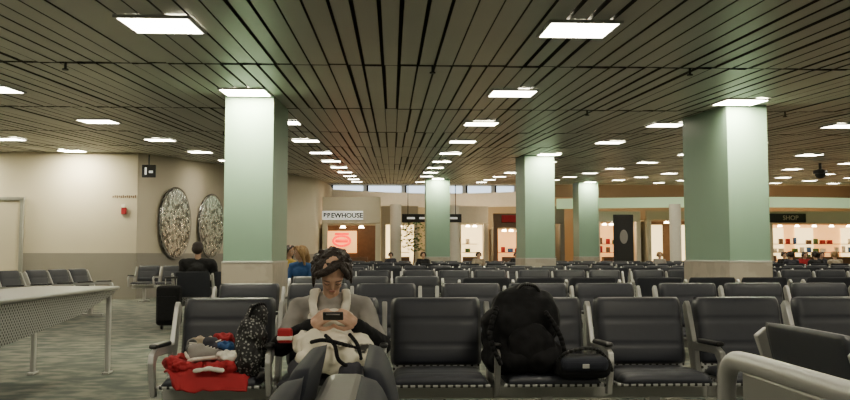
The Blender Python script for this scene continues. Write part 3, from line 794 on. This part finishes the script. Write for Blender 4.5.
s = shop(-3.35, -.55, 40., 'pub storefront with dark interior, red neon and white header sign', 2.6, 3.9, M['wall'], M['brown'], lamps=2)
rbox('sign_band', (-.42, -.17, 3.0), (1.95, .04, .42), M['signw'], s, .01)
text('sign_lettering', 'BREWHOUSE', .32, (-.40, -.20, 2.99), (math.pi/2, 0, 0), M['signd'], s, .004, .012)
rbox('window_panel', (-.55, 1.4, 1.75), (1.5, .05, 1.1), M['shopw'], s, .02)
bm = Acc()
for k in range(24):
    a0 = k/24*2*math.pi; a1 = (k+1)/24*2*math.pi
    cap(bm, (-.55+.42*math.cos(a0), 1.33, 1.8+.25*math.sin(a0)), .06, (-.55+.42*math.cos(a1), 1.33, 1.8+.25*math.sin(a1)), .06, 6)
cap(bm, (-.8, 1.33, 1.8), .09, (-.3, 1.33, 1.8), .09); cap(bm, (-.85, 1.33, 2.15), .06, (-.25, 1.33, 2.15), .06)
link('neon_sign', fin(bm, 'neon_sign', True), M['neon'], s)
shop(-.6, 1.5, 47.2, 'beige shop bay with bright display', 2.9, 3.9, M['wall'], M['shopc'], shelves=2, lamps=1)
shop(3.7, 5.5, 47.2, 'brightly lit cream shop bay', 2.9, 3.9, M['white'], M['shopc'], shelves=3, lamps=2)
s = shop(5.6, 8.2, 45.6, 'dark framed kiosk with orange lamps', 2.6, 3.4, M['brown'], M['shopw'], shelves=2, lamps=4)
rbox('sign_panel', (-.1, -.2, 3.1), (1.5, .06, .4), M['red'], s, .02)
shop(8.4, 9.9, 47.2, 'dark shop bay between the kiosk and a column', 2.9, 3.9, M['band'], M['brown'], lamps=1)
s = shop(11.6, 14.2, 46.8, 'warm orange lit shop bay', 3.0, 3.6, M['white'], M['shopw'], shelves=3, lamps=4)
s = shop(14.4, 18.9, 46.3, 'cream shopfront with glowing display windows', 3.1, 3.6, M['wall'], M['brown'], lamps=2, counter=False)
for q in (-1.75, .1, 1.75): rbox('display_window', (q, -.05, 1.75), (.8, .1, 2.1), M['shopc'], s, .02)
s = shop(19.3, 21.3, 46.3, 'shop bay beside a column', 3.0, 3.6, M['wall'], M['shopw'], shelves=2, lamps=2)
s = shop(21.4, 28.5, 46.3, 'bright gift shop with glowing shelves and dark sign', 2.9, 3.6, M['wall'], M['shopw'], shelves=3, lamps=6)
rbox('sign_panel', (-2.5, -.2, 3.2), (2.2, .06, .5), M['signd'], s, .02)
text('sign_lettering', 'SHOP', .36, (-2.3, -.24, 3.2), (math.pi/2, 0, 0), M['signdim'], s)
for q in (-2.2, -.4, 2.4): rbox('display_window', (q, 2.05, 1.8), (1.1, .08, 1.8), M['shopc'], s, .02)
e = empty('direction_sign', (2.0, 41.5, 2.95), 'dark hanging direction sign with white lettering', 'sign')
rbox('board', (0, 0, 0), (3.0, .12, .42), M['signd'], e, .02)
for k, wd in enumerate((.5, .7, .4, .6)): rbox('lettering', (-1.05+k*.7, -.07, 0), (wd*.8, .02, .1), M['signw'], e, .005)
for q in (-1.2, 1.2): rbox('hanger', (q, 0, .95), (.04, .04, 1.5), M['signd'], e, .003)
e = empty('poster_stand', (11.45, 40.5, 0), 'dark framed poster with a pale portrait shape', 'poster')
rbox('frame', (0, 0, 1.65), (1.0, .1, 2.9), M['signd'], e, .02); rbox('poster', (0, -.06, 1.8), (.8, .02, 2.2), M['signd'], e, .002)
bm = Acc(); ell(bm, (0, -.08, 2.0), (.2, .02, .35)); link('portrait', fin(bm, 'portrait', True), M['greyshirt'], e)
for x, y, lab in ((.2, 44, 'white round pillar beside the pub'), (3.35, 45, 'white round pillar in the concourse'), (15.0, 43.2, 'cream pillar in front of the shops')):
    e = empty('round_pillar', (x, y, 0), lab, 'pillar')
    cyl('shaft', (0, 0, 1.9), .3, 3.8, M['white'], e); cyl('base', (0, 0, .2), .36, .4, M['band'], e)
e = empty('potted_tree', (1.15, 43.5, 0), 'leafy indoor tree in a dark pot', 'plant')
cyl('pot', (0, 0, .3), .35, .6, M['band'], e, r2=.42)
bm = Acc(); cap(bm, (0, 0, .6), .05, (0.05, 0, 1.6), .03); link('trunk', fin(bm, 'trunk'), M['brown'], e)
bm = bmesh.new()
for k in range(260):
    a = random.random()*6.283; rr = random.random()**.5*.65; z = 1.3+random.random()*1.6
    c = V((rr*math.cos(a), rr*math.sin(a), z)); R = Matrix.Rotation(random.random()*6, 4, 'Z') @ Matrix.Rotation(random.random()*3, 4, 'X')
    vs = [bm.verts.new(c+(R @ V(p))) for p in ((-.1, 0, 0), (0, .05, 0), (.1, 0, 0), (0, -.05, 0))]; bm.faces.new(vs)
link('foliage', fin(bm, 'foliage'), M['leaf'], e)

for root in (B3, B2, BL, T, TB):
    for c in list(root.children_recursive): bpy.data.objects.remove(c)
    bpy.data.objects.remove(root)
bpy.data.scenes.remove(TMP)

# ------------------------------------------------------------------ world + camera
wd = bpy.data.worlds.new('World'); bpy.context.scene.world = wd; wd.use_nodes = True
wd.node_tree.nodes['Background'].inputs[0].default_value = (.95, .83, .64, 1)
wd.node_tree.nodes['Background'].inputs[1].default_value = .08
cd = bpy.data.cameras.new('Camera'); cam = bpy.data.objects.new('Camera', cd); COL.objects.link(cam)
cd.sensor_width = 36; cd.lens = 826/850*36; cd.clip_end = 200
cam.location = (0, 0, 1.10); cam.rotation_euler = (math.radians(93.81), 0, math.radians(-2.29))
bpy.context.scene.camera = cam
